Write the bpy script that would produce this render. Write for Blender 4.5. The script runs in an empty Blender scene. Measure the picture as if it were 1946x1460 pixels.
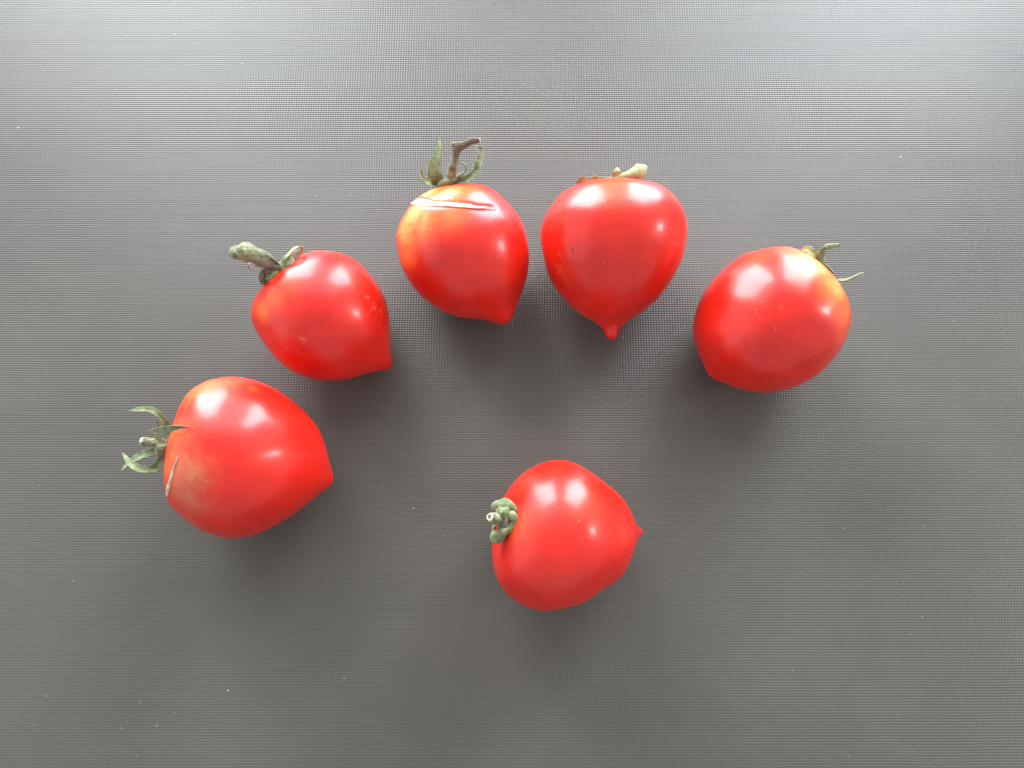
import bpy, math, random
import numpy as np
from mathutils import Vector
from mathutils.bvhtree import BVHTree

# ------------------------------------------------------------------ camera, world, light, exposure
scene = bpy.context.scene
COL = scene.collection
W, H, F = 1946.0, 1460.0, 1405.0            # photograph size and focal length in its pixels
TAU, DIST = math.radians(12.0), 0.25        # the phone leans 12 degrees, 25 cm above the mat

cam_data = bpy.data.cameras.new('camera')
cam_data.sensor_width = 36.0
cam_data.lens = 36.0 * F / W
cam_data.clip_start = 0.01
cam_data.clip_end = 50.0
cam = bpy.data.objects.new('camera', cam_data)
CAM = Vector((0.0, -math.sin(TAU) * DIST, math.cos(TAU) * DIST))
cam.location = CAM
cam.rotation_euler = (TAU, 0.0, 0.0)
COL.objects.link(cam)
scene.camera = cam

world = bpy.data.worlds.new('World')
scene.world = world
world.use_nodes = True
bg = world.node_tree.nodes['Background']
bg.inputs['Color'].default_value = (0.92, 0.98, 1.0, 1.0)
bg.inputs['Strength'].default_value = 0.76     # light the walls of the room send back


def window_light(name, loc, target, sx, sy, energy, color):
    d = bpy.data.lights.new(name, 'AREA')
    d.shape = 'RECTANGLE'
    d.size, d.size_y = sx, sy
    d.energy = energy
    d.color = color
    o = bpy.data.objects.new(name, d)
    o.location = loc
    o.rotation_euler = (Vector(target) - Vector(loc)).to_track_quat('-Z', 'Y').to_euler()
    COL.objects.link(o)
    return o


# two casements of the window behind the far edge of the table, a small one to the right
window_light('window_light', (-0.56, 1.05, 0.38), (-0.36, 0, 0.35), 0.68, 1.22, 48.0, (0.86, 0.95, 1.0))
window_light('window_light', (0.62, 1.02, 0.38), (0.40, 0, 0.35), 0.66, 1.22, 46.0, (0.82, 0.93, 1.0))
# the light wall and curtains round the window, and a broad fill lamp added on the left
window_light('curtain_light', (0.0, 1.30, 1.25), (0.0, 0, 0.8), 2.8, 1.9, 24.0, (0.86, 0.95, 1.0))
window_light('left_fill_light', (-1.6, 0.1, 0.80), (0, 0.1, 0.6), 2.4, 1.5, 9.0, (0.93, 0.98, 1.0))
window_light('side_window_light', (1.15, 0.05, 0.50), (0, 0, 0), 0.16, 0.22, 4.0, (1.0, 0.98, 0.95))

scene.view_settings.view_transform = 'Standard'
scene.view_settings.look = 'None'
scene.view_settings.exposure = 0.0
scene.view_settings.gamma = 1.0
scene.render.engine = 'CYCLES'
scene.cycles.max_bounces = 8
scene.cycles.use_denoising = True

# ------------------------------------------------------------------ helpers
X_AX = Vector((1, 0, 0))
U_AX = Vector((0, math.cos(TAU), math.sin(TAU)))
B_AX = Vector((0, -math.sin(TAU), math.cos(TAU)))
MM = 0.001
PX = 0.000158                                # metres per photograph pixel at the fruits


def ray(x, y):
    return (X_AX * ((x - W / 2) / F) + U_AX * ((H / 2 - y) / F) - B_AX).normalized()


def at(x, y, z):
    """The point z mm above the mat that the photograph shows at (x, y)."""
    r = ray(x, y)
    return CAM + r * ((z * MM - CAM.z) / r.z)


def link(o, parent=None):
    COL.objects.link(o)
    if parent is not None:
        o.parent = parent
        o.matrix_parent_inverse = parent.matrix_basis.inverted()
    return o


def mesh_obj(name, verts, faces, mat, parent=None, smooth=True, attrs=None):
    me = bpy.data.meshes.new(name)
    me.from_pydata([tuple(v) for v in verts], [], faces)
    me.update()
    if smooth:
        me.polygons.foreach_set('use_smooth', [True] * len(me.polygons))
    for k, vals in (attrs or {}).items():
        a = me.attributes.new(k, 'FLOAT', 'POINT')
        a.data.foreach_set('value', np.asarray(vals, dtype=np.float32))
    me.materials.append(mat)
    return link(bpy.data.objects.new(name, me), parent)


def resample(pts, n):
    """Catmull-Rom through rows of pts (n x k array) -> n rows."""
    p = np.asarray(pts, float)
    m = len(p)
    if m == 2:
        t = np.linspace(0, 1, n)[:, None]
        return p[0] * (1 - t) + p[1] * t
    ext = np.vstack([2 * p[0] - p[1], p, 2 * p[-1] - p[-2]])
    seg = np.linalg.norm(np.diff(p[:, :3], axis=0), axis=1) + 1e-9
    cum = np.r_[0, np.cumsum(seg)]
    s = np.linspace(0, cum[-1], n)
    out = []
    for v in s:
        i = min(max(int(np.searchsorted(cum, v)) - 1, 0), m - 2)
        t = (v - cum[i]) / seg[i]
        a, b, c, d = ext[i], ext[i + 1], ext[i + 2], ext[i + 3]
        out.append(0.5 * (2 * b + (c - a) * t + (2 * a - 5 * b + 4 * c - d) * t * t
                          + (3 * b - a - 3 * c + d) * t ** 3))
    return np.array(out)


# ------------------------------------------------------------------ materials
def new_mat(name):
    m = bpy.data.materials.new(name)
    m.use_nodes = True
    nt = m.node_tree
    return m, nt, nt.nodes['Principled BSDF']


def N(nt, kind, **kw):
    n = nt.nodes.new(kind)
    for k, v in kw.items():
        setattr(n, k, v)
    return n


def math_node(nt, op, a, b=None, c=None, clamp=False):
    n = N(nt, 'ShaderNodeMath', operation=op)
    n.use_clamp = clamp
    for i, v in enumerate((a, b, c)):
        if v is None:
            continue
        if isinstance(v, (int, float)):
            n.inputs[i].default_value = v
        else:
            nt.links.new(v, n.inputs[i])
    return n.outputs[0]


def mix_color(nt, fac, a, b):
    n = N(nt, 'ShaderNodeMix', data_type='RGBA')
    if isinstance(fac, (int, float)):
        n.inputs[0].default_value = fac
    else:
        nt.links.new(fac, n.inputs[0])
    for i, v in ((6, a), (7, b)):
        if isinstance(v, tuple):
            n.inputs[i].default_value = (*v, 1.0)
        else:
            nt.links.new(v, n.inputs[i])
    return n.outputs[2]


def noise(nt, vec, scale, detail=3.0, rough=0.5, dist=0.0):
    n = N(nt, 'ShaderNodeTexNoise')
    n.inputs['Scale'].default_value = scale
    n.inputs['Detail'].default_value = detail
    n.inputs['Roughness'].default_value = rough
    n.inputs['Distortion'].default_value = dist
    nt.links.new(vec, n.inputs['Vector'])
    return n.outputs['Fac']


def ramp01(nt, v, lo, hi):
    n = N(nt, 'ShaderNodeMapRange')
    n.interpolation_type = 'SMOOTHSTEP'
    n.inputs['From Min'].default_value = lo
    n.inputs['From Max'].default_value = hi
    nt.links.new(v, n.inputs['Value'])
    return n.outputs['Result']


def attr(nt, name):
    n = N(nt, 'ShaderNodeAttribute', attribute_name=name)
    return n.outputs['Fac']


def make_mat_material():
    """Dark grey embossed plastic: two crossed sets of fine ridges given as a surface normal."""
    m, nt, b = new_mat('embossed_plastic')
    geo = N(nt, 'ShaderNodeNewGeometry')
    pos = geo.outputs['Position']
    sep = N(nt, 'ShaderNodeSeparateXYZ')
    nt.links.new(pos, sep.inputs[0])
    wob = noise(nt, pos, 25.0, 2.0)
    fine = noise(nt, pos, 900.0, 2.0)
    k1, k2 = 2 * math.pi / 0.000925, 2 * math.pi / 0.00081
    wob_c = math_node(nt, 'SUBTRACT', wob, 0.5)
    phx = math_node(nt, 'MULTIPLY_ADD', sep.outputs[0], k1, math_node(nt, 'MULTIPLY', wob_c, 5.0))
    phy = math_node(nt, 'MULTIPLY_ADD', sep.outputs[1], k2, math_node(nt, 'MULTIPLY', wob_c, 4.0))
    amp = math_node(nt, 'MULTIPLY_ADD', fine, 0.36, 0.82)
    sx = math_node(nt, 'MULTIPLY', math_node(nt, 'SINE', phx), math_node(nt, 'MULTIPLY', amp, SLOPE_X))
    sy = math_node(nt, 'MULTIPLY', math_node(nt, 'SINE', phy), math_node(nt, 'MULTIPLY', amp, SLOPE_Y))
    comb = N(nt, 'ShaderNodeCombineXYZ')
    nt.links.new(sx, comb.inputs[0])
    nt.links.new(sy, comb.inputs[1])
    comb.inputs[2].default_value = 1.0
    nrm = N(nt, 'ShaderNodeVectorMath', operation='NORMALIZE')
    nt.links.new(comb.outputs[0], nrm.inputs[0])
    nt.links.new(nrm.outputs[0], b.inputs['Normal'])
    # worn and handled plastic: broad faint clouds in colour and gloss
    cloud = noise(nt, pos, 14.0, 4.0, 0.6)
    col = mix_color(nt, ramp01(nt, cloud, 0.3, 0.7), MAT_A, MAT_B)
    nt.links.new(col, b.inputs['Base Color'])
    rgh = math_node(nt, 'MULTIPLY_ADD', cloud, 0.10, MAT_ROUGH)
    nt.links.new(rgh, b.inputs['Roughness'])
    b.inputs['IOR'].default_value = 1.52
    return m


SLOPE_X, SLOPE_Y = 0.19, 0.24
MAT_A, MAT_B = (0.076, 0.065, 0.056), (0.088, 0.076, 0.065)
MAT_ROUGH = 0.30


def make_skin(name, red, deep, pale=0.0):
    """Tomato skin; the per-vertex attributes say where it ripened less, browned or was scratched."""
    m, nt, b = new_mat(name)
    tc = N(nt, 'ShaderNodeNewGeometry')
    pos = tc.outputs['Position']
    n1 = noise(nt, pos, 90.0, 4.0, 0.6)
    n2 = noise(nt, pos, 420.0, 5.0, 0.65)
    n3 = noise(nt, pos, 1500.0, 2.0, 0.6)
    base = mix_color(nt, ramp01(nt, n1, 0.35, 0.68), red, deep)
    base = mix_color(nt, math_node(nt, 'MULTIPLY', ramp01(nt, n2, 0.50, 0.72), 0.10), base, (0.80, 0.10, 0.03))
    ripe = attr(nt, 'ripe')
    rr = math_node(nt, 'MULTIPLY', ripe, math_node(nt, 'MULTIPLY_ADD', n2, 0.9, 0.55))
    c = mix_color(nt, ramp01(nt, rr, 0.02, 0.55), base, (0.84, 0.125, 0.022))
    c = mix_color(nt, ramp01(nt, rr, 0.42, 1.05), c, (0.86, 0.40, 0.115))
    brown = attr(nt, 'tan')
    bb = math_node(nt, 'MULTIPLY', brown, math_node(nt, 'MULTIPLY_ADD', n2, 1.3, 0.3))
    c = mix_color(nt, ramp01(nt, bb, 0.1, 1.0), c, (0.54, 0.145, 0.055))
    # fine corky scratches inside the scarred patches
    vor = N(nt, 'ShaderNodeTexVoronoi', feature='DISTANCE_TO_EDGE')
    vor.inputs['Scale'].default_value = 520.0
    wv = N(nt, 'ShaderNodeVectorMath', operation='MULTIPLY_ADD')
    nz = N(nt, 'ShaderNodeTexNoise')
    nz.inputs['Scale'].default_value = 300.0
    nt.links.new(pos, nz.inputs['Vector'])
    nt.links.new(nz.outputs['Color'], wv.inputs[0])
    wv.inputs[1].default_value = (0.003, 0.003, 0.003)
    nt.links.new(pos, wv.inputs[2])
    nt.links.new(wv.outputs[0], vor.inputs['Vector'])
    line = math_node(nt, 'SUBTRACT', 1.0, ramp01(nt, vor.outputs['Distance'], 0.0, 0.10))
    scar = math_node(nt, 'MULTIPLY', math_node(nt, 'MULTIPLY', attr(nt, 'scar'), line),
                     ramp01(nt, n2, 0.47, 0.62), clamp=True)
    c = mix_color(nt, scar, c, (0.72, 0.36, 0.16))
    # pin-head lenticels
    dots = N(nt, 'ShaderNodeTexVoronoi', feature='F1')
    dots.inputs['Scale'].default_value = 330.0
    nt.links.new(pos, dots.inputs['Vector'])
    sep = N(nt, 'ShaderNodeSeparateColor')
    nt.links.new(dots.outputs['Color'], sep.inputs[0])
    d = math_node(nt, 'MULTIPLY', math_node(nt, 'LESS_THAN', dots.outputs['Distance'], 0.055),
                  math_node(nt, 'GREATER_THAN', sep.outputs[0], 0.93))
    c = mix_color(nt, math_node(nt, 'MULTIPLY', d, 0.6), c, (0.80, 0.42, 0.25))
    nt.links.new(c, b.inputs['Base Color'])
    b.inputs['Subsurface Weight'].default_value = 0.5
    b.inputs['Subsurface Radius'].default_value = (1.0, 0.16, 0.08)
    b.inputs['Subsurface Scale'].default_value = 0.0030
    rg = math_node(nt, 'MULTIPLY_ADD', n1, 0.12, SKIN_ROUGH)
    rg = math_node(nt, 'MULTIPLY_ADD', scar, 0.3, rg)
    nt.links.new(rg, b.inputs['Roughness'])
    b.inputs['IOR'].default_value = 1.46
    b.inputs['Coat Weight'].default_value = 0.22
    b.inputs['Coat Roughness'].default_value = 0.16
    bump = N(nt, 'ShaderNodeBump')
    bump.inputs['Strength'].default_value = 0.06
    bump.inputs['Distance'].default_value = 0.0006
    hh = math_node(nt, 'ADD', n1, math_node(nt, 'MULTIPLY', n3, 0.04))
    nt.links.new(hh, bump.inputs['Height'])
    nt.links.new(bump.outputs[0], b.inputs['Normal'])
    return m


SKIN_ROUGH = 0.28


def make_green(name, light, dark, dry, bump_d=0.0007, rough=0.75):
    """Calyx and stem tissue: green with pale down, drying to brown where 'dry' is high."""
    m, nt, b = new_mat(name)
    g = N(nt, 'ShaderNodeNewGeometry')
    pos = g.outputs['Position']
    n1 = noise(nt, pos, 480.0, 4.0, 0.6)
    n2 = noise(nt, pos, 1800.0, 4.0, 0.65)
    c = mix_color(nt, ramp01(nt, n1, 0.32, 0.68), dark, light)
    c = mix_color(nt, math_node(nt, 'MULTIPLY', ramp01(nt, n2, 0.58, 0.74), 0.28), c,
                  (0.62, 0.60, 0.42))
    dr = math_node(nt, 'MULTIPLY', attr(nt, 'dry'), math_node(nt, 'MULTIPLY_ADD', n1, 0.9, 0.6))
    c = mix_color(nt, ramp01(nt, dr, 0.15, 0.75), c, dry)
    c = mix_color(nt, math_node(nt, 'MULTIPLY', ramp01(nt, n2, 0.62, 0.40), 0.0), c, dark)
    nt.links.new(c, b.inputs['Base Color'])
    b.inputs['Roughness'].default_value = rough
    b.inputs['Specular IOR Level'].default_value = 0.3
    b.inputs['Sheen Weight'].default_value = 0.25
    b.inputs['Subsurface Weight'].default_value = 0.15
    b.inputs['Subsurface Radius'].default_value = (0.4, 0.7, 0.2)
    b.inputs['Subsurface Scale'].default_value = 0.0006
    bump = N(nt, 'ShaderNodeBump')
    bump.inputs['Strength'].default_value = 0.7
    bump.inputs['Distance'].default_value = bump_d
    nt.links.new(math_node(nt, 'ADD', n1, math_node(nt, 'MULTIPLY', n2, 0.35)), bump.inputs['Height'])
    nt.links.new(bump.outputs[0], b.inputs['Normal'])
    return m


def make_plain(name, a, bcol, scale, rough=0.6, bump_d=0.0002):
    m, nt, b = new_mat(name)
    g = N(nt, 'ShaderNodeNewGeometry')
    n1 = noise(nt, g.outputs['Position'], scale, 4.0, 0.6)
    nt.links.new(mix_color(nt, ramp01(nt, n1, 0.35, 0.65), a, bcol), b.inputs['Base Color'])
    b.inputs['Roughness'].default_value = rough
    bump = N(nt, 'ShaderNodeBump')
    bump.inputs['Strength'].default_value = 0.6
    bump.inputs['Distance'].default_value = bump_d
    nt.links.new(n1, bump.inputs['Height'])
    nt.links.new(bump.outputs[0], b.inputs['Normal'])
    return m


M_MAT = make_mat_material()
M_GREEN = make_green('calyx_green', (0.255, 0.285, 0.140), (0.120, 0.145, 0.060), (0.17, 0.12, 0.075))
M_PALE = make_green('calyx_pale', (0.42, 0.47, 0.24), (0.26, 0.31, 0.12), (0.36, 0.25, 0.14))
M_STEM = make_green('stem_tissue', (0.30, 0.30, 0.15), (0.075, 0.070, 0.035), (0.125, 0.095, 0.065), 0.0016)
M_DRY = make_plain('dry_calyx', (0.33, 0.22, 0.14), (0.17, 0.105, 0.07), 700.0, 0.8)
M_DARK = make_plain('dark_withered', (0.05, 0.035, 0.025), (0.10, 0.075, 0.045), 800.0, 0.9)
M_FLESH = make_plain('scar_tissue', (0.83, 0.76, 0.66), (0.70, 0.56, 0.44), 420.0, 0.55, 0.0004)
M_FLESH_TAN = make_plain('scar_tissue_tan', (0.74, 0.56, 0.42), (0.60, 0.34, 0.22), 420.0, 0.6, 0.0004)
M_LIP = make_plain('scar_lip', (0.26, 0.13, 0.07), (0.42, 0.20, 0.10), 500.0, 0.7)
M_CUT = make_plain('cut_stem_rim', (0.58, 0.57, 0.38), (0.42, 0.43, 0.24), 900.0, 0.6)
M_HAIR = make_plain('plant_hair', (0.62, 0.62, 0.48), (0.5, 0.5, 0.36), 500.0, 0.6)
M_DUST = make_plain('dust', (0.55, 0.55, 0.53), (0.40, 0.39, 0.36), 500.0, 0.7)

# ------------------------------------------------------------------ the mat
sv = [(-0.55, -0.45, -0.004), (0.55, -0.45, -0.004), (0.55, 0.50, -0.004), (-0.55, 0.50, -0.004),
      (-0.55, -0.45, 0), (0.55, -0.45, 0), (0.55, 0.50, 0), (-0.55, 0.50, 0)]
sf = [(3, 2, 1, 0), (4, 5, 6, 7), (0, 1, 5, 4), (1, 2, 6, 5), (2, 3, 7, 6), (3, 0, 4, 7)]
surface = mesh_obj('table_surface', sv, sf, M_MAT, smooth=False)
surface['kind'] = 'structure'
surface['label'] = 'dark grey embossed plastic mat under the tomatoes'

# ------------------------------------------------------------------ fruit bodies
FIT = {}
FIT['1'] = dict(S=(-0.10081, -0.02695, 0.02822), T=(-0.05477, -0.03277, 0.01653),
    q=[0.7036, 0.7036, 0.7036, 0.7038, 0.7065, 0.7036, 0.6655, 0.6244, 0.5967, 0.5721, 0.5528, 0.5394, 0.5262, 0.5139, 0.5038, 0.4942, 0.4822, 0.4676, 0.452, 0.4367, 0.4219, 0.4062, 0.3898, 0.3733, 0.3535, 0.3278, 0.2943, 0.2561, 0.2225, 0.2035, 0.1946, 0.1877, 0.1786],
    c=[0.0621, 0.0621, 0.0621, 0.0621, 0.0625, 0.0621, 0.0595, 0.0595, 0.0602, 0.0583, 0.0551, 0.0511, 0.0461, 0.0408, 0.0358, 0.0323, 0.0316, 0.0323, 0.0326, 0.0331, 0.0353, 0.0379, 0.0401, 0.042, 0.0423, 0.0379, 0.0271, 0.0133, 0.0012, -0.0061, -0.0099, -0.0124, -0.0147])
FIT['2'] = dict(S=(-0.07455, 0.02996, 0.02815), T=(-0.03956, 0.00363, 0.00956),
    q=[0.4604, 0.4604, 0.4604, 0.4603, 0.4581, 0.4604, 0.4742, 0.473, 0.4617, 0.4528, 0.4463, 0.4413, 0.4374, 0.4329, 0.4273, 0.4207, 0.4135, 0.4055, 0.3962, 0.385, 0.371, 0.3537, 0.3321, 0.3038, 0.2668, 0.2274, 0.1947, 0.168, 0.1474, 0.1324, 0.1207, 0.1159, 0.1166],
    c=[-0.0596, -0.0596, -0.0596, -0.0597, -0.061, -0.0596, -0.0468, -0.0337, -0.0253, -0.019, -0.0138, -0.011, -0.011, -0.0125, -0.014, -0.0156, -0.0172, -0.0185, -0.0195, -0.0206, -0.0216, -0.0224, -0.0225, -0.0215, -0.0192, -0.0161, -0.0118, -0.0074, -0.005, -0.0051, -0.0063, -0.0071, -0.0074])
FIT['3'] = dict(S=(-0.02125, 0.06124, 0.02465), T=(-0.00152, 0.01682, 0.01544),
    q=[0.3711, 0.3711, 0.3711, 0.3711, 0.3694, 0.3711, 0.3945, 0.4217, 0.4395, 0.4457, 0.4426, 0.436, 0.4301, 0.4258, 0.4221, 0.4177, 0.4118, 0.4046, 0.396, 0.386, 0.3747, 0.3619, 0.3463, 0.325, 0.2956, 0.2586, 0.2202, 0.1957, 0.1863, 0.1815, 0.1779, 0.1791, 0.185],
    c=[-0.1107, -0.1107, -0.1107, -0.1108, -0.1116, -0.1107, -0.1005, -0.0881, -0.0812, -0.0802, -0.0798, -0.0773, -0.0738, -0.0706, -0.068, -0.0657, -0.064, -0.0624, -0.0607, -0.0589, -0.0573, -0.0561, -0.0543, -0.05, -0.041, -0.0288, -0.0172, -0.0103, -0.007, -0.0044, -0.003, -0.0034, -0.0045])
FIT['4'] = dict(S=(0.03277, 0.06044, 0.02696), T=(0.0319, 0.01126, 0.01553),
    q=[0.6346, 0.6346, 0.6346, 0.6346, 0.6361, 0.6346, 0.6137, 0.5844, 0.5596, 0.5402, 0.524, 0.5091, 0.4936, 0.4773, 0.4611, 0.4454, 0.4299, 0.4142, 0.3981, 0.3812, 0.3626, 0.3406, 0.3124, 0.2752, 0.2235, 0.163, 0.1239, 0.1117, 0.1154, 0.1245, 0.1273, 0.1217, 0.113],
    c=[0.0103, 0.0103, 0.0103, 0.0104, 0.0105, 0.0103, 0.0096, 0.0092, 0.0081, 0.0052, 0.0014, -0.0019, -0.0037, -0.0044, -0.0046, -0.005, -0.0067, -0.0093, -0.0116, -0.0132, -0.0143, -0.0158, -0.018, -0.0194, -0.0171, -0.0102, -0.0033, 0.0, 0.0013, 0.002, 0.0021, 0.0016, 0.001])
FIT['5'] = dict(S=(0.09846, 0.02843, 0.02754), T=(0.06315, -0.00108, 0.01562),
    q=[0.5406, 0.5406, 0.5406, 0.5405, 0.5403, 0.5406, 0.5329, 0.5176, 0.5039, 0.4938, 0.4859, 0.4801, 0.4756, 0.4709, 0.4655, 0.4608, 0.4572, 0.4545, 0.4522, 0.4495, 0.4462, 0.4428, 0.4396, 0.436, 0.4295, 0.4162, 0.3927, 0.3611, 0.3267, 0.2937, 0.2661, 0.2464, 0.2284],
    c=[-0.0303, -0.0303, -0.0303, -0.0303, -0.0299, -0.0303, -0.031, -0.03, -0.0288, -0.0282, -0.0284, -0.029, -0.0294, -0.0288, -0.0275, -0.0264, -0.0261, -0.0264, -0.0272, -0.0282, -0.0297, -0.032, -0.035, -0.038, -0.04, -0.0403, -0.0394, -0.0376, -0.0328, -0.0246, -0.0164, -0.0112, -0.0078])
FIT['6'] = dict(S=(-0.00511, -0.04599, 0.0253), T=(0.03955, -0.04938, 0.01593),
    q=[0.5704, 0.5704, 0.5704, 0.5704, 0.5706, 0.5704, 0.5615, 0.5491, 0.5384, 0.5294, 0.5215, 0.5142, 0.5064, 0.4969, 0.4855, 0.4728, 0.4587, 0.4435, 0.4271, 0.4086, 0.3897, 0.376, 0.369, 0.354, 0.326, 0.282, 0.226, 0.166, 0.122, 0.108, 0.11, 0.11, 0.105],
    c=[-0.1089, -0.1089, -0.1089, -0.109, -0.1099, -0.1089, -0.101, -0.0919, -0.0848, -0.0794, -0.0744, -0.0692, -0.0637, -0.0582, -0.0538, -0.0513, -0.0507, -0.051, -0.0508, -0.0495, -0.0484, -0.049, -0.05, -0.049, -0.045, -0.038, -0.028, -0.016, -0.005, 0, 0, 0, 0])
NU, NV = 150, 192


class Fruit:
    """One tomato: an Empty at its base, a skin grown round its own axis, and lookups on that skin."""

    def __init__(self, key, label, skin, ripe=(), tan=(), scar=(), base_ripe=0.0, lobe=(0.004, 3, 0.5),
                 groove=None, dimple=2.0):
        f = FIT[key]
        S, T = np.array(f['S']), np.array(f['T'])
        a = T - S
        L = np.linalg.norm(a)
        a /= L
        w = np.cross([0, 0, 1.0], a)
        w /= np.linalg.norm(w)
        n = np.cross(a, w)
        self.S, self.axis, self.w, self.n, self.L = Vector(S), Vector(a), Vector(w), Vector(n), L
        u = np.linspace(0, 1, NU)
        uk = np.linspace(0, 1, len(f['q']))
        q = np.array([self._cub(uk, f['q'], v) for v in u])
        c = np.array([self._cub(uk, f['c'], v) for v in u])
        s = (1 - np.cos(np.pi * u)) / 2
        r = np.sin(np.pi * u) * q
        rl = r * L
        axial = s * L + dimple * MM * np.exp(-(rl / 0.0055) ** 2) * (u < 0.5)
        ph = np.arange(NV) * 2 * np.pi / NV
        fade = np.sin(np.pi * u) ** 2
        rad = r[:, None] * (1 + lobe[0] * fade[:, None] * np.cos(lobe[1] * ph + lobe[2])
                            + 0.5 * lobe[0] * fade[:, None] * np.cos(5 * ph + 1.7 * lobe[2]))
        P = (S + np.outer(axial, a))[:, None, :] \
            + ((c[:, None] + rad * np.cos(ph)) * L)[..., None] * w + ((rad * np.sin(ph)) * L)[..., None] * n
        # the skin is never a clean solid of revolution: shallow dents and swellings a centimetre across
        mid = S + a * L * 0.45
        out = P - mid
        out /= np.linalg.norm(out, axis=2, keepdims=True)
        rg = np.random.RandomState(int(key) * 7 + 1)
        bump = np.zeros(P.shape[:2])
        for _ in range(9):
            k_ = rg.normal(size=3)
            k_ *= rg.uniform(380, 760) / np.linalg.norm(k_)
            bump += np.sin(P @ k_ + rg.uniform(0, 6.28))
        P = P + out * (bump * 0.034 * MM * np.sin(np.pi * u)[:, None] ** 0.5)[..., None]
        P[..., 2] -= P[..., 2].min()
        V = np.vstack([P[0, :1], P[1:-1].reshape(-1, 3), P[-1, :1]])
        F_ = []
        k = NU - 2
        idx = lambda i, j: 1 + (i - 1) * NV + j % NV
        for j in range(NV):
            F_.append((0, idx(1, j + 1), idx(1, j)))
            F_.append((len(V) - 1, idx(k, j), idx(k, j + 1)))
        for i in range(1, k):
            for j in range(NV):
                F_.append((idx(i, j), idx(i, j + 1), idx(i + 1, j + 1), idx(i + 1, j)))
        self.bvh = BVHTree.FromPolygons([tuple(v) for v in V], F_)
        low = V[V[:, 2].argmin()]
        root = bpy.data.objects.new('tomato', None)
        root.empty_display_size = 0.01
        root.location = (low[0], low[1], 0)
        root['label'] = label
        root['category'] = 'tomato'
        root['group'] = 'ripe tomatoes on the mat'
        COL.objects.link(root)
        bpy.context.view_layer.update()
        self.root = root
        at_ = {}
        for nm, spots, b0 in (('ripe', ripe, base_ripe), ('tan', tan, 0.0), ('scar', scar, 0.0)):
            v = np.full(len(V), b0)
            for (x, y, rp, st) in spots:
                c3 = np.array(self.on(x, y, 0.0))
                d2 = ((V - c3) ** 2).sum(1)
                v = np.maximum(v, b0 + st * np.exp(-d2 / (2 * (rp * PX * 0.7) ** 2)))
            at_[nm] = v
        if groove:                                   # the split pulls the skin in along its line
            for (pts, depth, wid) in groove:
                line = resample(np.array([list(self.on(x, y, 0.0)) for (x, y, _h) in pts]), 60)
                for i, vv in enumerate(V):
                    d = np.sqrt(((line - vv) ** 2).sum(1).min())
                    if d < wid * 3 * MM:
                        nr = self.bvh.find_nearest(Vector(vv))[1]
                        V[i] = vv - np.array(nr) * depth * MM * math.exp(-(d / (wid * MM)) ** 2) * self._sgn(vv, nr)
        self.body = mesh_obj('fruit', V, F_, skin, root, attrs=at_)

    def _sgn(self, v, nr):
        c = self.S + self.axis * self.L * 0.45
        return 1.0 if (Vector(v) - c).dot(nr) > 0 else -1.0

    @staticmethod
    def _cub(x, y, v):
        n = len(x)
        h = x[1] - x[0]
        i = min(int(v / h), n - 2)
        t = v / h - i
        a, b = y[max(i - 1, 0)], y[i]
        c, d = y[i + 1], y[min(i + 2, n - 1)]
        return 0.5 * (2 * b + (c - a) * t + (2 * a - 5 * b + 4 * c - d) * t * t + (3 * b - a - 3 * c + d) * t ** 3)

    def on(self, x, y, lift):
        """The skin point seen at (x, y), lifted by so many mm; the nearest skin if the ray misses."""
        r = ray(x, y)
        h, nr, _i, _d = self.bvh.ray_cast(CAM, r)
        if h is None:
            g = self.S + self.axis * self.L * 0.4
            t = (g - CAM).dot(r)
            h, nr, _i, _d = self.bvh.find_nearest(CAM + r * t)
        if nr.dot(CAM - h) < 0 and lift:
            nr = -nr
        return h + nr * lift * MM

    def p(self, spec):
        """(x, y, z_mm) in the air or (x, y, 's', lift_mm) on the skin -> point."""
        return self.on(spec[0], spec[1], spec[3]) if spec[2] == 's' else at(*spec[:3])


# ------------------------------------------------------------------ plant parts
RNG = random.Random(7)


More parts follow.
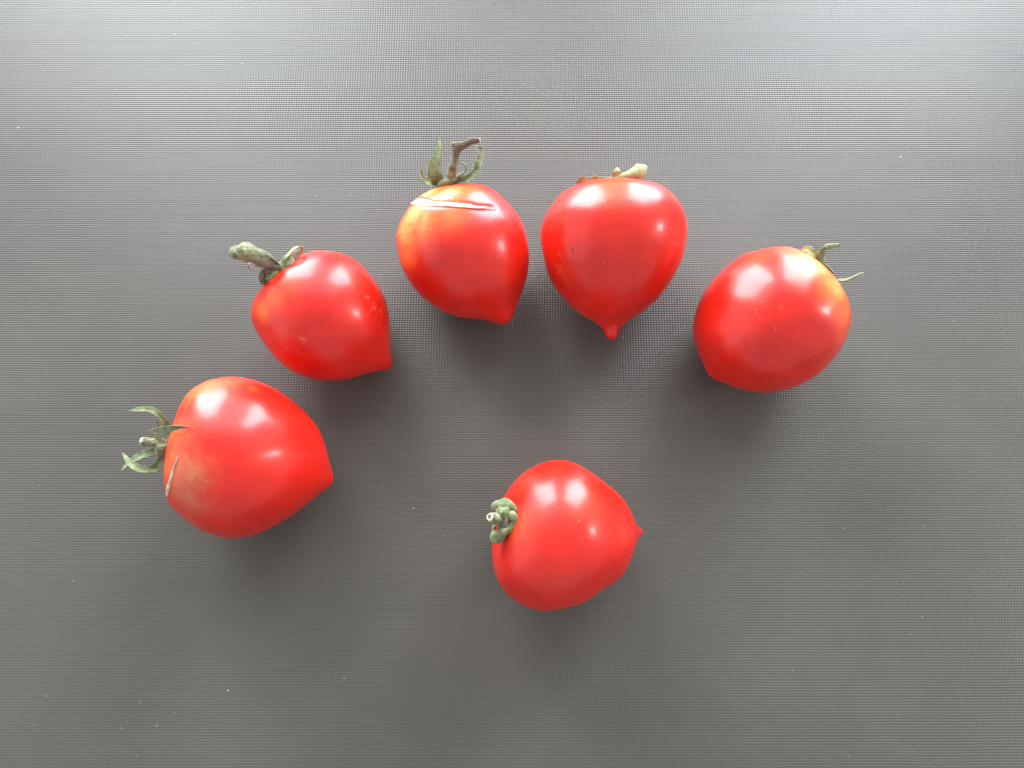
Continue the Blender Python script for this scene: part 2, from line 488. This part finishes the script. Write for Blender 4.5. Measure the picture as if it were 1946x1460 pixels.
def ribbon(name, pts, widths, mat, parent, hint=(0, 0, 1), curl=0.25, thick=3.0, dry_tip=0.75, dry0=0.0,
           n=28, wave=0.06, seed=1, twist=0.0):
    """A sepal: a thin pointed blade along pts (points), widths in photo pixels, channelled by curl."""
    rg = random.Random(seed)
    arr = np.hstack([np.array([list(p) for p in pts]), np.array(widths, float)[:, None]])
    R = resample(arr, n)
    C, Wd = R[:, :3], np.maximum(R[:, 3] * 1.2, 0.6) * PX
    verts, faces, dry = [], [], []
    xs = (-1.0, -0.55, 0.0, 0.55, 1.0)
    ph = rg.random() * 6
    prev = None
    for i in range(n):
        t = C[min(i + 1, n - 1)] - C[max(i - 1, 0)]
        t = Vector(t).normalized()
        h = Vector(hint) if prev is None else prev
        side = t.cross(h)
        if side.length < 1e-4:
            side = t.cross(Vector((0.3, 0.5, 0.8)))
        side.normalize()
        nr = side.cross(t).normalized()
        prev = nr
        f = i / (n - 1)
        if twist:
            ca, sa = math.cos(twist * f), math.sin(twist * f)
            side, nr = side * ca + nr * sa, nr * ca - side * sa
        row = []
        for x in xs:
            wv = 1 + wave * math.sin(9 * f + ph + x * 2) + wave * 0.7 * math.sin(23 * f + ph * 2 + x * 3)
            o = Vector(C[i]) + side * (x * Wd[i] / 2 * wv) + nr * (curl * x * x * Wd[i] / 2)
            row.append((o, max(0.0, 1 - 0.55 * x * x)))
        th = thick * PX * (0.55 + 0.45 * min(1.0, Wd[i] / (8 * PX)))
        for o, k in row:
            verts.append(o + nr * th * 0.5 * k)
        for o, k in reversed(row):
            verts.append(o - nr * th * 0.5 * k)
        d = max(0.0, (f - dry_tip) / max(1e-3, 1 - dry_tip)) + dry0
        dry += [d] * 10
    for i in range(n - 1):
        for j in range(10):
            a, b = i * 10 + j, i * 10 + (j + 1) % 10
            faces.append((a, b, b + 10, a + 10))
    faces.append(tuple(range(9, -1, -1)))
    faces.append(tuple((n - 1) * 10 + j for j in range(10)))
    o = mesh_obj(name, verts, faces, mat, parent, attrs={'dry': dry})
    md = o.modifiers.new('subdivision', 'SUBSURF')
    md.levels = md.render_levels = 1
    return o


def tube(name, pts, radii, mat, parent, n=30, m=14, lump=0.06, seed=1, dry=(0.0, 0.0), flat=1.0, caps=True, grow=1.12):
    """A round stem or rolled-up sepal along pts; radii in photo pixels."""
    rg = random.Random(seed)
    arr = np.hstack([np.array([list(p) for p in pts]), np.array(radii, float)[:, None]])
    R = resample(arr, n)
    C, rd = R[:, :3], R[:, 3] * PX * grow
    verts, faces, dr = [], [], []
    a1, a2, a3 = (rg.random() * 6 for _ in range(3))
    prev = Vector((0.1, 0.2, 1.0))
    for i in range(n):
        t = Vector(C[min(i + 1, n - 1)] - C[max(i - 1, 0)]).normalized()
        s = t.cross(prev).normalized()
        nr = s.cross(t).normalized()
        prev = nr
        f = i / (n - 1)
        for j in range(m):
            g = 2 * math.pi * j / m
            k = 1 + lump * (math.sin(2 * g + 7 * f + a1) + 0.7 * math.sin(3 * g - 11 * f + a2)
                            + 0.8 * math.sin(17 * f + a3))
            verts.append(Vector(C[i]) + (s * math.cos(g) + nr * math.sin(g) * flat) * rd[i] * k)
            dr.append(dry[0] + (dry[1] - dry[0]) * f)
    for i in range(n - 1):
        for j in range(m):
            a, b = i * m + j, i * m + (j + 1) % m
            faces.append((a, b, b + m, a + m))
    if caps:
        for i, e in ((0, -1), (n - 1, 1)):
            t = Vector(C[i] - C[i - e]).normalized()
            ci = len(verts)
            verts.append(Vector(C[i]) + t * rd[i] * 0.35)
            dr.append(dry[0] if i == 0 else dry[1])
            for j in range(m):
                a, b = i * m + j, i * m + (j + 1) % m
                faces.append((ci, b, a) if e < 0 else (ci, a, b))
    o = mesh_obj(name, verts, faces, mat, parent, attrs={'dry': dr})
    return o


def blob(name, centre, rx, ry, rz, ax, ay, az, mat, parent, seed=1, lump=0.10, dry=0.0):
    """A lumpy cushion of tissue; half sizes in photo pixels along three directions."""
    rg = random.Random(seed)
    a1, a2, a3 = (rg.random() * 6 for _ in range(3))
    verts, faces = [], []
    nu, nv = 14, 22
    for i in range(nu + 1):
        th = math.pi * i / nu
        for j in range(nv):
            g = 2 * math.pi * j / nv
            d = Vector((math.sin(th) * math.cos(g), math.sin(th) * math.sin(g), math.cos(th)))
            k = 1 + lump * (math.sin(3 * g + a1) * math.sin(th) + math.sin(4 * th + a2) + 0.6 * math.sin(5 * g + 3 * th + a3))
            verts.append(centre + (ax * d.x * rx + ay * d.y * ry + az * d.z * rz) * PX * k)
    for i in range(nu):
        for j in range(nv):
            a, b = i * nv + j, i * nv + (j + 1) % nv
            faces.append((a, a + nv, b + nv, b))
    return mesh_obj(name, verts, faces, mat, parent, attrs={'dry': [dry] * len(verts)})


def hairs(parent, src, count, length, seed):
    """Fine down standing on a stem or sepal, as one tuft."""
    rg = random.Random(seed)
    me = src.data
    verts, faces = [], []
    base = [v.co.copy() for v in me.vertices]
    nrm = [v.normal.copy() for v in me.vertices]
    for _ in range(count):
        i = rg.randrange(len(base))
        d = (nrm[i] + Vector((rg.uniform(-.6, .6), rg.uniform(-.6, .6), rg.uniform(-.3, .6)))).normalized()
        ln = length * MM * rg.uniform(0.5, 1.3)
        s = d.orthogonal().normalized() * 0.000028
        t = d.cross(s)
        k = len(verts)
        b = base[i] - d * 0.0001
        bend = Vector((rg.uniform(-.3, .3), rg.uniform(-.3, .3), -0.2)) * ln
        for q, f in ((0.0, 1.0), (0.55, 0.75), (1.0, 0.25)):
            c = b + d * ln * q + bend * q * q
            verts += [c + s * f, c - s * 0.5 * f + t * 0.87 * f, c - s * 0.5 * f - t * 0.87 * f]
        for r in (0, 3):
            for j in range(3):
                faces.append((k + r + j, k + r + (j + 1) % 3, k + r + 3 + (j + 1) % 3, k + r + 3 + j))
    o = mesh_obj('hairs', verts, faces, M_HAIR, parent)
    o['kind'] = 'stuff'
    return o


def cut_face(stem, tip, direction, r, parent, core=0.5):
    """The pale ring and dark pith where the stem was snapped."""
    d = direction.normalized()
    s = d.orthogonal().normalized()
    t = d.cross(s)
    m = 20
    verts, faces = [], []
    prof = ((1.0, -0.5), (1.04, 0.05), (0.92, 0.28), (core, 0.22), (core * 0.85, -0.12), (0.0, -0.2))
    for (rr, hh) in prof:
        for j in range(m):
            g = 2 * math.pi * j / m
            k = 1 + 0.05 * math.sin(3 * g + 1) + 0.03 * math.sin(7 * g)
            verts.append(tip + (s * math.cos(g) + t * math.sin(g)) * rr * r * PX * k + d * hh * r * PX)
    for i in range(len(prof) - 1):
        for j in range(m):
            a, b = i * m + j, i * m + (j + 1) % m
            faces.append((a, b, b + m, a + m))
    o = mesh_obj('cut_face', verts, faces, M_CUT, parent)
    o.data.materials.append(M_DARK)
    for p_ in o.data.polygons:
        if p_.index >= 3 * m:
            p_.material_index = 1
    return o


def split_scar(fr, pts, mat, lip=0.55, seed=3, lip_mat=None, n=70):
    """Healed split: a strip of cream tissue lying in the groove, dark ragged lips along both sides."""
    rg = random.Random(seed)
    arr = resample(np.array([(x, y, 0.0, h) for (x, y, h) in pts]), n)
    verts, faces = [], []
    edge_a, edge_b = [], []
    jit = [0.0, 0.0]
    for i in range(n):
        t = arr[min(i + 1, n - 1), :2] - arr[max(i - 1, 0), :2]
        t /= np.linalg.norm(t)
        nrm = np.array([t[1], -t[0]])                 # towards the top of the photograph when t runs right
        jit = [0.6 * j_ + rg.uniform(-0.5, 0.5) for j_ in jit]
        h = max(arr[i, 3], 0.3)
        ja, jb = (min(abs(1.0), h * 0.35) * j_ for j_ in jit)
        row = []
        for k, x in enumerate((-1, -0.6, -0.15, 0.3, 0.7, 1)):
            off = x * h + (ja if x > 0 else jb) * abs(x)
            lift = (-0.10, 0.14, 0.20 + 0.06 * math.sin(i * 0.9), 0.12, 0.02, -0.12)[k] + rg.uniform(-0.03, 0.03)
            q = arr[i, :2] + nrm * off
            row.append(fr.on(q[0], q[1], lift))
        verts += row
        edge_a.append(fr.on(*(arr[i, :2] + nrm * (h + ja + lip * 0.6)), 0.16))
        edge_b.append(fr.on(*(arr[i, :2] - nrm * (h - jb)), 0.04))
    for i in range(n - 1):
        for j in range(5):
            a = i * 6 + j
            faces.append((a, a + 1, a + 7, a + 6))
    o = mesh_obj('split_scar', verts, faces, mat, fr.body)
    for e, rr in ((edge_a, lip), (edge_b, lip * 0.45)):
        rad = [max(0.1, rr * min(1.0, min(i, n - 1 - i) / 8) * rg.uniform(0.55, 1.2) * 0.9) for i in range(n)]
        tube('scar_lip', e, rad, lip_mat or M_LIP, fr.body, n=n, m=6, lump=0.15, seed=seed)
    return o

RED = make_skin('tomato_skin', (0.690, 0.0145, 0.0055), (0.600, 0.0090, 0.0050))
RED_WARM = make_skin('tomato_skin_warm', (0.700, 0.0140, 0.0050), (0.620, 0.0100, 0.0050))
UPV = Vector((0, 0, 1))


def calyx_hub(fr, spec, rx, rz, seed, lift=0.0, mat=None, dry=0.0):
    """The thick green cushion round the stem, which carries the sepals."""
    c = fr.p(spec)
    return blob('calyx', c - fr.axis * lift * MM, rx, rx, rz, fr.w, fr.n, fr.axis, mat or M_GREEN, fr.root,
                seed=seed, lump=0.06, dry=dry)


# ---- big tomato lower left, split beside its calyx
CR1 = [(339, 866, 0.7), (334, 879, 1.7), (329.5, 891, 2.3), (324.5, 909, 3.2), (319.5, 928, 4.0), (317, 944, 1.2)]
f1 = Fruit('1', 'large lower-left tomato with a tan blotch and thin pale split beside its calyx', RED_WARM,
           ripe=[(338, 762, 46, .55), (385, 735, 50, .45), (478, 738, 14, .22), (330, 830, 40, .35), (322, 900, 30, .45),
                 (330, 870, 30, .4), (430, 725, 40, .25)],
           tan=[(362, 900, 50, .75), (352, 945, 50, .7), (352, 982, 40, .42), (395, 900, 34, .45)],
           scar=[(362, 905, 40, .25)], base_ripe=0.03, groove=[(CR1, 0.25, 0.5)])
h = calyx_hub(f1, (311, 852, 29), 17, 9, 11)
blob('sepal_base', at(306, 853, 31.5), 13, 14, 10, X_AX, U_AX, B_AX, M_GREEN, h, seed=4, lump=0.08)
ribbon('sepal', [at(317, 826, 29), at(317, 811, 31), at(309, 796, 33), at(296, 783, 34), at(280, 778, 34), at(262, 779, 33), at(244, 780.5, 32)],
       (13, 11, 10, 9.5, 8.5, 7, 1), M_GREEN, h, hint=(0.5, 0.3, 0.8), dry_tip=0.93, seed=2, curl=0.5)
ribbon('sepal', [at(300, 839, 34), at(308, 831, 36), f1.p((323, 826, 's', 3.0)), f1.p((337, 820, 's', 2.6)), f1.p((349, 815.5, 's', 1.6)), f1.p((369, 814.5, 's', 0.6))],
       (11, 19, 19, 13, 6.5, 1), M_GREEN, h, hint=(-0.1, -0.45, 0.9), dry_tip=0.72, seed=3, curl=0.25)
ribbon('sepal', [at(304, 859, 30), at(292, 861, 30.5), at(275, 866, 30), at(252, 877, 28), at(238, 889, 26), at(231, 896, 25)],
       (12, 14, 14, 12, 7, 3), M_GREEN, h, hint=(0.2, 0.4, 0.9), dry_tip=0.88, seed=5, curl=0.6)
ribbon('sepal', [at(313, 868, 28), at(308, 880, 28), at(296, 890.5, 28.5), at(279, 894, 29.5), at(262, 890, 30), at(246, 879, 29.5), at(238, 868, 29), at(232.5, 861, 28)],
       (17, 16, 13, 12, 12, 9, 5, 2), M_GREEN, h, hint=(-0.1, -0.5, 0.9), dry_tip=0.82, seed=6, curl=0.5)
ribbon('sepal', [at(303, 822, 31), at(300, 812, 32), at(299, 799, 32.5)], (8, 6, 1.5), M_GREEN, h, hint=(0.4, -0.3, 0.8), dry_tip=0.5, seed=7)
s1 = tube('stem', [at(306, 845, 31), at(299, 842.5, 32), at(285, 840, 32.5), at(272, 839, 32.5)], (8, 7.4, 7, 7.3), M_STEM, f1.root, seed=8, dry=(0.0, 0.15))
cut_face(s1, at(270.5, 839, 32.5), at(270, 839, 32.5) - at(285, 840, 32.5), 7.3, s1, core=0.55)
hairs(s1, s1, 60, 1.0, 21)
hairs(h, h.children[1], 40, 0.8, 22)
split_scar(f1, CR1, M_FLESH_TAN, lip=0.35, seed=5)

# ---- tomato left of the middle with a thick knobbly stem
f2 = Fruit('2', 'tomato with a thick knobbly stem, left of the middle, pointed tip towards lower right', RED,
           ripe=[(497, 592, 26, .50), (520, 570, 30, .35), (545, 545, 36, .22), (487, 560, 26, .25)],
           scar=[(703, 572, 15, .75), (714, 596, 17, .85), (722, 606, 12, .6), (577, 643, 8, .8), (655, 604, 8, .7), (690, 520, 8, .4)],
           lobe=(0.006, 3, 1.0))
h = calyx_hub(f2, (525, 514, 32), 17, 8, 12)
s2 = tube('stem', [at(534, 515, 32), at(523, 507, 35), at(510, 498.5, 37), at(498, 491, 38.5), at(486, 485, 39.5), at(474, 481, 40), at(463, 479.5, 40), at(455.5, 481, 39.8), at(449, 481, 39.5), at(442, 484.5, 39)],
          (11, 10.5, 10.5, 11.5, 13.5, 15.5, 16, 11.5, 14, 9.5), M_STEM, f2.root, n=56, m=20, seed=9, lump=0.12, dry=(0.65, 0.0))
hairs(s2, s2, 110, 1.1, 23)
blob('sepal', at(545, 501.5, 35), 13, 19, 10, (X_AX * 0.75 - U_AX * 0.65), (X_AX * 0.65 + U_AX * 0.75), B_AX, M_GREEN, h, seed=14, lump=0.09)
ribbon('sepal', [at(530, 504, 34), at(541, 494, 36), at(552, 482, 37), at(561, 473, 37), at(570, 469.5, 36), at(574, 474.5, 34.5), at(568, 484, 34), at(561, 494, 34)],
       (8, 10, 9, 9, 8, 7, 6, 7), M_PALE, h, hint=(-0.5, 0.3, 0.8), dry_tip=0.45, seed=15, curl=0.4)
ribbon('sepal', [at(549, 490, 34), at(557, 481, 34.5), at(566, 475, 34.5)], (9, 9, 5), M_DRY, h, hint=(0, 0, 1), seed=16)
blob('sepal', at(523, 526, 34), 19, 13, 10, (X_AX * 0.95 + U_AX * 0.28), (U_AX * 0.95 - X_AX * 0.28), B_AX, M_GREEN, h, seed=17, lump=0.09)
ribbon('sepal', [at(516, 531, 33), at(504, 536, 33.5), at(497, 532, 35), at(495, 523, 36), at(499, 514.5, 36.5), at(507, 512, 36.5), at(512, 517, 36), at(510, 523, 35)],
       (14, 13, 11, 10, 8, 8, 6, 4), M_STEM, h, hint=(-0.2, -0.6, 0.7), dry_tip=0.35, dry0=0.2, seed=18, curl=0.3)
blob('sepal', at(506, 524, 33), 8, 9, 5, X_AX, U_AX, B_AX, M_DARK, h, seed=19, lump=0.1)
ribbon('dry_wisp', [at(516, 512, 35), at(503, 508, 36), at(492, 506, 36.5), at(482, 501.5, 36), at(475, 501, 35.5), at(472, 506, 35), at(478.5, 514, 34)],
       (4, 5, 4, 6, 7, 7, 4), M_DRY, h, hint=(0, 0.3, 0.9), seed=20, wave=0.2, thick=1.6)
ribbon('dry_wisp', [at(532, 507, 35.5), at(524, 499, 37.5), at(514, 490, 39)], (5, 5, 2), M_DARK, h, hint=(-0.5, 0.5, 0.7), seed=24, thick=1.6)

# ---- tomato at the top with the white split and the bent brown stem
CR3 = [(780, 387.5, 1.2), (787, 385, 4.2), (797, 383, 7.0), (810, 384.5, 6.6), (825, 386.5, 5.4), (842, 387.5, 5.0), (860, 388.5, 4.6), (876, 390, 4.2), (891, 391.5, 3.6), (906, 393.5, 2.6), (921, 394, 1.5), (937, 394.5, 0.4)]
f3 = Fruit('3', 'tomato with a wide white split below its bent brown stem and a yellow shoulder', RED,
           ripe=[(768, 440, 46, .85), (785, 405, 44, 1.0), (812, 368, 44, .90), (850, 366, 44, .75), (770, 480, 40, .5), (800, 420, 44, .7),
                 (885, 360, 44, .4), (850, 405, 44, .45), (765, 520, 36, .25)],
           scar=[(800, 412, 20, .8), (815, 440, 26, .35), (785, 430, 20, .3)], groove=[(CR3, 0.55, 1.0)], lobe=(0.004, 3, 2.0))
h = calyx_hub(f3, (852, 350, 27.5), 30, 10, 13)
s3 = tube('stem', [at(856, 345, 29), at(858, 331, 31.5), at(861, 315, 33.5), at(864.5, 299, 35), at(867, 287, 36), at(871, 279, 36.5), at(881, 276.5, 37), at(895, 269, 37.5), at(904, 267, 37.5), at(911, 267, 37.5)],
          (9.5, 8.6, 8, 7.2, 7.6, 8.6, 6.2, 6, 5.4, 4.6), M_STEM, f3.root, n=50, m=16, seed=10, lump=0.065, dry=(0.05, 0.95))
blob('stem_knuckle', at(864.5, 275.5, 37), 7, 6, 6, X_AX, U_AX, B_AX, M_STEM, s3, seed=15, lump=0.13, dry=0.35)
cut_face(s3, at(911.5, 267, 37.5), at(911, 267, 37.5) - at(904, 267, 37.5), 4.4, s3, core=0.4)
hairs(s3, s3, 90, 0.7, 24)
ribbon('sepal', [at(830, 348, 29), at(825.5, 336, 31.5), at(825, 321, 33), at(828.5, 300, 34.5), at(832.5, 284, 35), at(836, 270, 35), at(836.5, 258, 35)],
       (16, 21, 20, 14.5, 9, 5, 1.5), M_GREEN, h, hint=(0.1, -0.75, 0.65), dry_tip=0.80, seed=31, curl=0.30)
ribbon('sepal', [at(836, 350, 29), at(820, 350.5, 29.5), at(809, 345, 30), at(801, 337, 31), at(798.5, 329, 31.8), at(802, 323, 32)],
       (14, 13, 11, 9.5, 9, 7), M_GREEN, h, hint=(0.2, 0.2, 0.9), dry_tip=1.5, seed=32, curl=0.5)
c3 = ribbon('sepal', [at(862, 348, 29), at(881, 345, 30), at(897, 337, 31), at(908, 324, 32), at(913, 309, 33), at(916, 294, 33.5), at(915, 284.5, 33.5), at(908, 277.5, 33.5)],
            (15, 15, 15, 15, 16, 13, 7, 3), M_GREEN, h, hint=(-0.4, 0.1, 0.9), dry_tip=0.72, seed=33, curl=0.6)
ribbon('sepal', [at(864, 340, 30), at(874, 334.5, 31), at(883, 328, 32), at(887, 319, 33), at(882, 311.5, 33.5), at(871, 307.5, 33.5)],
       (11, 10, 9, 6, 5, 2.5), M_GREEN, h, hint=(-0.5, 0.5, 0.7), dry_tip=1.5, seed=34, curl=0.5)
ribbon('sepal', [at(838, 344, 30), at(837, 332, 31.5), at(832, 321, 32.5)], (8, 5, 1.5), M_DRY, h, hint=(0.5, -0.4, 0.8), seed=35)
hairs(h, c3, 90, 0.9, 25)
split_scar(f3, CR3, M_FLESH, lip=0.75, seed=6)

# ---- heart-shaped tomato right of the split one
f4 = Fruit('4', 'heart-shaped tomato with a long nipple tip pointing straight down the picture', RED,
           ripe=[(1165, 352, 60, .30), (1075, 525, 34, .16), (1070, 395, 40, .12)],
           scar=[(1066, 521, 14, .8), (1064, 485, 8, .5), (1069, 533, 8, .8)], lobe=(0.006, 2, 0.4), dimple=3.0)
h = calyx_hub(f4, (1165, 344, 29), 18, 5, 14, mat=M_PALE)
ribbon('sepal', [at(1158, 341, 32), at(1172, 339, 33), at(1190, 334, 34), at(1204, 330, 34.5), at(1215, 326.5, 34.5), at(1224, 321.5, 34), at(1230, 316.5, 33)],
       (8, 10, 14, 19, 25, 23, 10), M_PALE, h, hint=(0.1, -0.45, 0.9), dry_tip=1.6, seed=41, curl=-0.6, thick=4)
ribbon('sepal', [at(1171, 344, 32.5), at(1172.5, 334, 33), at(1173, 326, 34), at(1173.5, 318.5, 34)], (26, 21, 12, 3), M_PALE, h,
       hint=(0, -0.5, 0.85), dry_tip=1.6, seed=42, curl=0.1)
ribbon('sepal', [at(1165, 341.5, 32), at(1150, 341, 32), at(1132, 340, 32), at(1118, 341.5, 32), at(1108, 341, 32.5), at(1100, 345, 31.5), at(1094.5, 350, 30.5)],
       (7, 8, 11, 6, 11, 7, 3), M_PALE, h, hint=(0, -0.6, 0.8), dry_tip=0.58, seed=43, curl=0.4, wave=0.12)
tube('nick', [f4.p((1090, 470, 's', -0.02)), f4.p((1087, 476, 's', 0.0)), f4.p((1089.5, 482, 's', -0.02))], (0.3, 1.1, 0.3), M_DARK, f4.body, n=10, m=6, seed=4)

# ---- round tomato on the right with an orange shoulder
f5 = Fruit('5', 'round tomato at far right with an orange shoulder below two thin green sepals', RED,
           ripe=[(1552, 500, 52, .85), (1590, 545, 48, .75), (1604, 590, 40, .50), (1520, 480, 48, .45), (1440, 490, 40, .22), (1600, 640, 40, .25),
                 (1395, 520, 22, .15)],
           scar=[(1497, 583, 8, .8), (1475, 622, 5, .9), (1440, 590, 20, .25)], lobe=(0.006, 3, 2.4))
h = calyx_hub(f5, (1572, 512, 30), 15, 5, 15)
ribbon('sepal', [at(1560, 505, 29.5), at(1560, 494, 31.5), at(1563, 483, 33), at(1568, 473.5, 34), at(1577, 469.5, 34), at(1586, 468.5, 33.5), at(1593, 466.5, 33), at(1599, 463.5, 33)],
       (26, 24, 17, 12, 11, 10, 7, 2), M_GREEN, h, hint=(0.1, -0.3, 0.95), dry_tip=0.82, seed=51, curl=-0.5, thick=4)
ribbon('sepal', [at(1553, 488, 32), at(1546, 481, 32.5), at(1538, 476, 32.5), at(1530, 474.5, 32), at(1523, 475.5, 31)], (12, 12, 11, 9, 4), M_PALE, h,
       hint=(0, -0.3, 0.95), dry_tip=0.5, seed=52, wave=0.2, curl=0.5)
c5 = ribbon('sepal', [at(1592, 533, 30), at(1602, 535, 31), at(1617, 530, 32), at(1630, 523.5, 32.5), at(1643.5, 517, 32.5)], (10, 10, 8, 6, 1.5), M_GREEN, h,
            hint=(0.2, 0.4, 0.9), dry_tip=0.88, seed=53, curl=0.5)
hairs(h, c5, 40, 0.8, 26)

# ---- tomato at the front, its cut stem towards the camera
f6 = Fruit('6', 'front tomato with a cut hollow stem stub and a small nipple tip to the right', RED_WARM,
           ripe=[(985, 1000, 36, .22), (1000, 915, 40, .12), (1120, 960, 50, .12)],
           scar=[(1062, 1131, 8, .9), (1040, 1080, 6, .4)], base_ripe=0.03, lobe=(0.006, 2, 1.4))
h = calyx_hub(f6, (956, 990, 35), 23, 9, 16, mat=M_STEM, dry=0.8)
tube('sepal', [at(937, 964, 34.5), at(945, 959.5, 36), at(955, 958.5, 37), at(966, 961, 37), at(972.5, 967, 36.5), at(973.5, 976, 35.5)], (4.5, 7, 9, 8.5, 7.5, 5.5), M_GREEN, h, n=30, seed=61, lump=0.09)
blob('sepal', at(956, 974, 38), 11, 12, 8, X_AX, U_AX, B_AX, M_GREEN, h, seed=62, lump=0.08)
tube('sepal', [at(964, 981.5, 37.5), at(971, 981, 37.5), at(976, 985, 36.5), at(975, 993, 36), at(969, 1002, 36), at(962, 1010, 35.5)], (4.2, 7.5, 9, 9, 8.5, 7), M_GREEN, h, n=34, seed=63, lump=0.10)
tube('sepal', [at(968, 999, 36.5), at(960, 1006, 37), at(954, 1014, 36), at(948, 1021, 35), at(941, 1022, 35), at(938.5, 1016, 36), at(944, 1013, 36.5)], (4, 6.5, 8, 8.5, 8, 6.5, 4), M_GREEN, h, n=34, seed=64, lump=0.10)
tube('sepal', [at(939, 999, 34.5), at(938, 1008, 34.5), at(939, 1016, 34.5)], (3, 3, 3), M_GREEN, h, n=12, seed=65, lump=0.1)
ribbon('dry_wisp', [at(932, 968, 35.5), at(938, 966, 36.5), at(945, 968, 37), at(951, 967, 37)], (3, 5, 5, 3), M_DRY, h, seed=66, wave=0.25, thick=2)
ribbon('dry_wisp', [at(960, 987, 37.5), at(954, 991, 37.5), at(952, 998, 37), at(948, 1003, 36.5)], (3, 3, 4, 3), M_DRY, h, seed=67, wave=0.25, thick=2)
s6 = tube('stem', [at(952, 988, 36), at(946, 986.5, 37.5), at(939, 985, 38.8), at(932.5, 983.2, 39.6)], (9.6, 9.2, 8.8, 7.6), M_STEM, f6.root, n=24, m=18, seed=11, lump=0.035, dry=(0.5, 0.05))
cut_face(s6, at(931.5, 983, 39.7), at(932, 983, 39.7) - at(946, 986.5, 37.5), 7.2, s6, core=0.5)
hairs(s6, s6, 30, 0.6, 27)

# ------------------------------------------------------------------ dust on the mat
verts, faces = [], []
RD = random.Random(5)


def grain(x, y, sx, sy, ang):
    k = len(verts)
    for i in range(6):
        g = i * math.pi / 3
        c, s_ = math.cos(g) * sx, math.sin(g) * sy
        verts.append((x + c * math.cos(ang) - s_ * math.sin(ang), y + c * math.sin(ang) + s_ * math.cos(ang), 0.00002))
    verts.append((x, y, 0.00002 + min(sx, sy) * 0.9))
    for i in range(6):
        faces.append((k + i, k + (i + 1) % 6, k + 6))


for _ in range(80):
    x, y = RD.uniform(-0.19, 0.19), RD.uniform(-0.15, 0.19)
    r0 = 0.00007 + 0.00016 * RD.random() ** 4
    grain(x, y, r0 * RD.uniform(0.8, 2.2), r0 * RD.uniform(0.6, 1.0), RD.uniform(-0.6, 0.6))
for (px, py, sz) in ((89, 1323, .3), (64, 1378, .3), (230, 1384, .24), (259, 1436, .24), (333, 1354, .22), (461, 121, .34), (365, 82, .26),
                     (1042, 101, .26), (1812, 609, .28), (770, 975, .22), (845, 1018, .22), (892, 1058, .2), (1342, 968, .24),
                     (1757, 1001, .26), (1705, 1110, .26), (1730, 1206, .24), (1845, 1175, .22), (1614, 1437, .24), (600, 372, .2), (544, 178, .22)):
    p_ = at(px, py, 0)
    grain(p_.x, p_.y, sz * 0.7 * MM, sz * MM * 0.42, RD.uniform(-0.5, 0.5))
# a few lint fibres
for (px, py, ln, ang) in ((300, 1380, 1.6, 0.6), (268, 1333, 1.2, 1.6), (1602, 1005, 1.2, -0.3), (655, 1290, 1.3, 0.3), (140, 1105, 1.2, 0.8)):
    p_ = at(px, py, 0)
    k = len(verts)
    for i in range(7):
        f = i / 6 - 0.5
        a = ang + 1.4 * f
        c = Vector((p_.x + math.cos(a) * ln * MM * f, p_.y + math.sin(a) * ln * MM * f, 0.00012))
        d = Vector((-math.sin(a), math.cos(a), 0)) * 0.00005
        verts += [tuple(c + d), tuple(c - d), tuple(c + Vector((0, 0, 0.00007)))]
    for i in range(6):
        b0 = k + i * 3
        for j in range(3):
            faces.append((b0 + j, b0 + (j + 1) % 3, b0 + 3 + (j + 1) % 3, b0 + 3 + j))
dust = mesh_obj('dust_specks', verts, faces, M_DUST)
dust['kind'] = 'stuff'
dust['label'] = 'tiny pale dust specks and lint on the dark mat'
dust['category'] = 'dust'
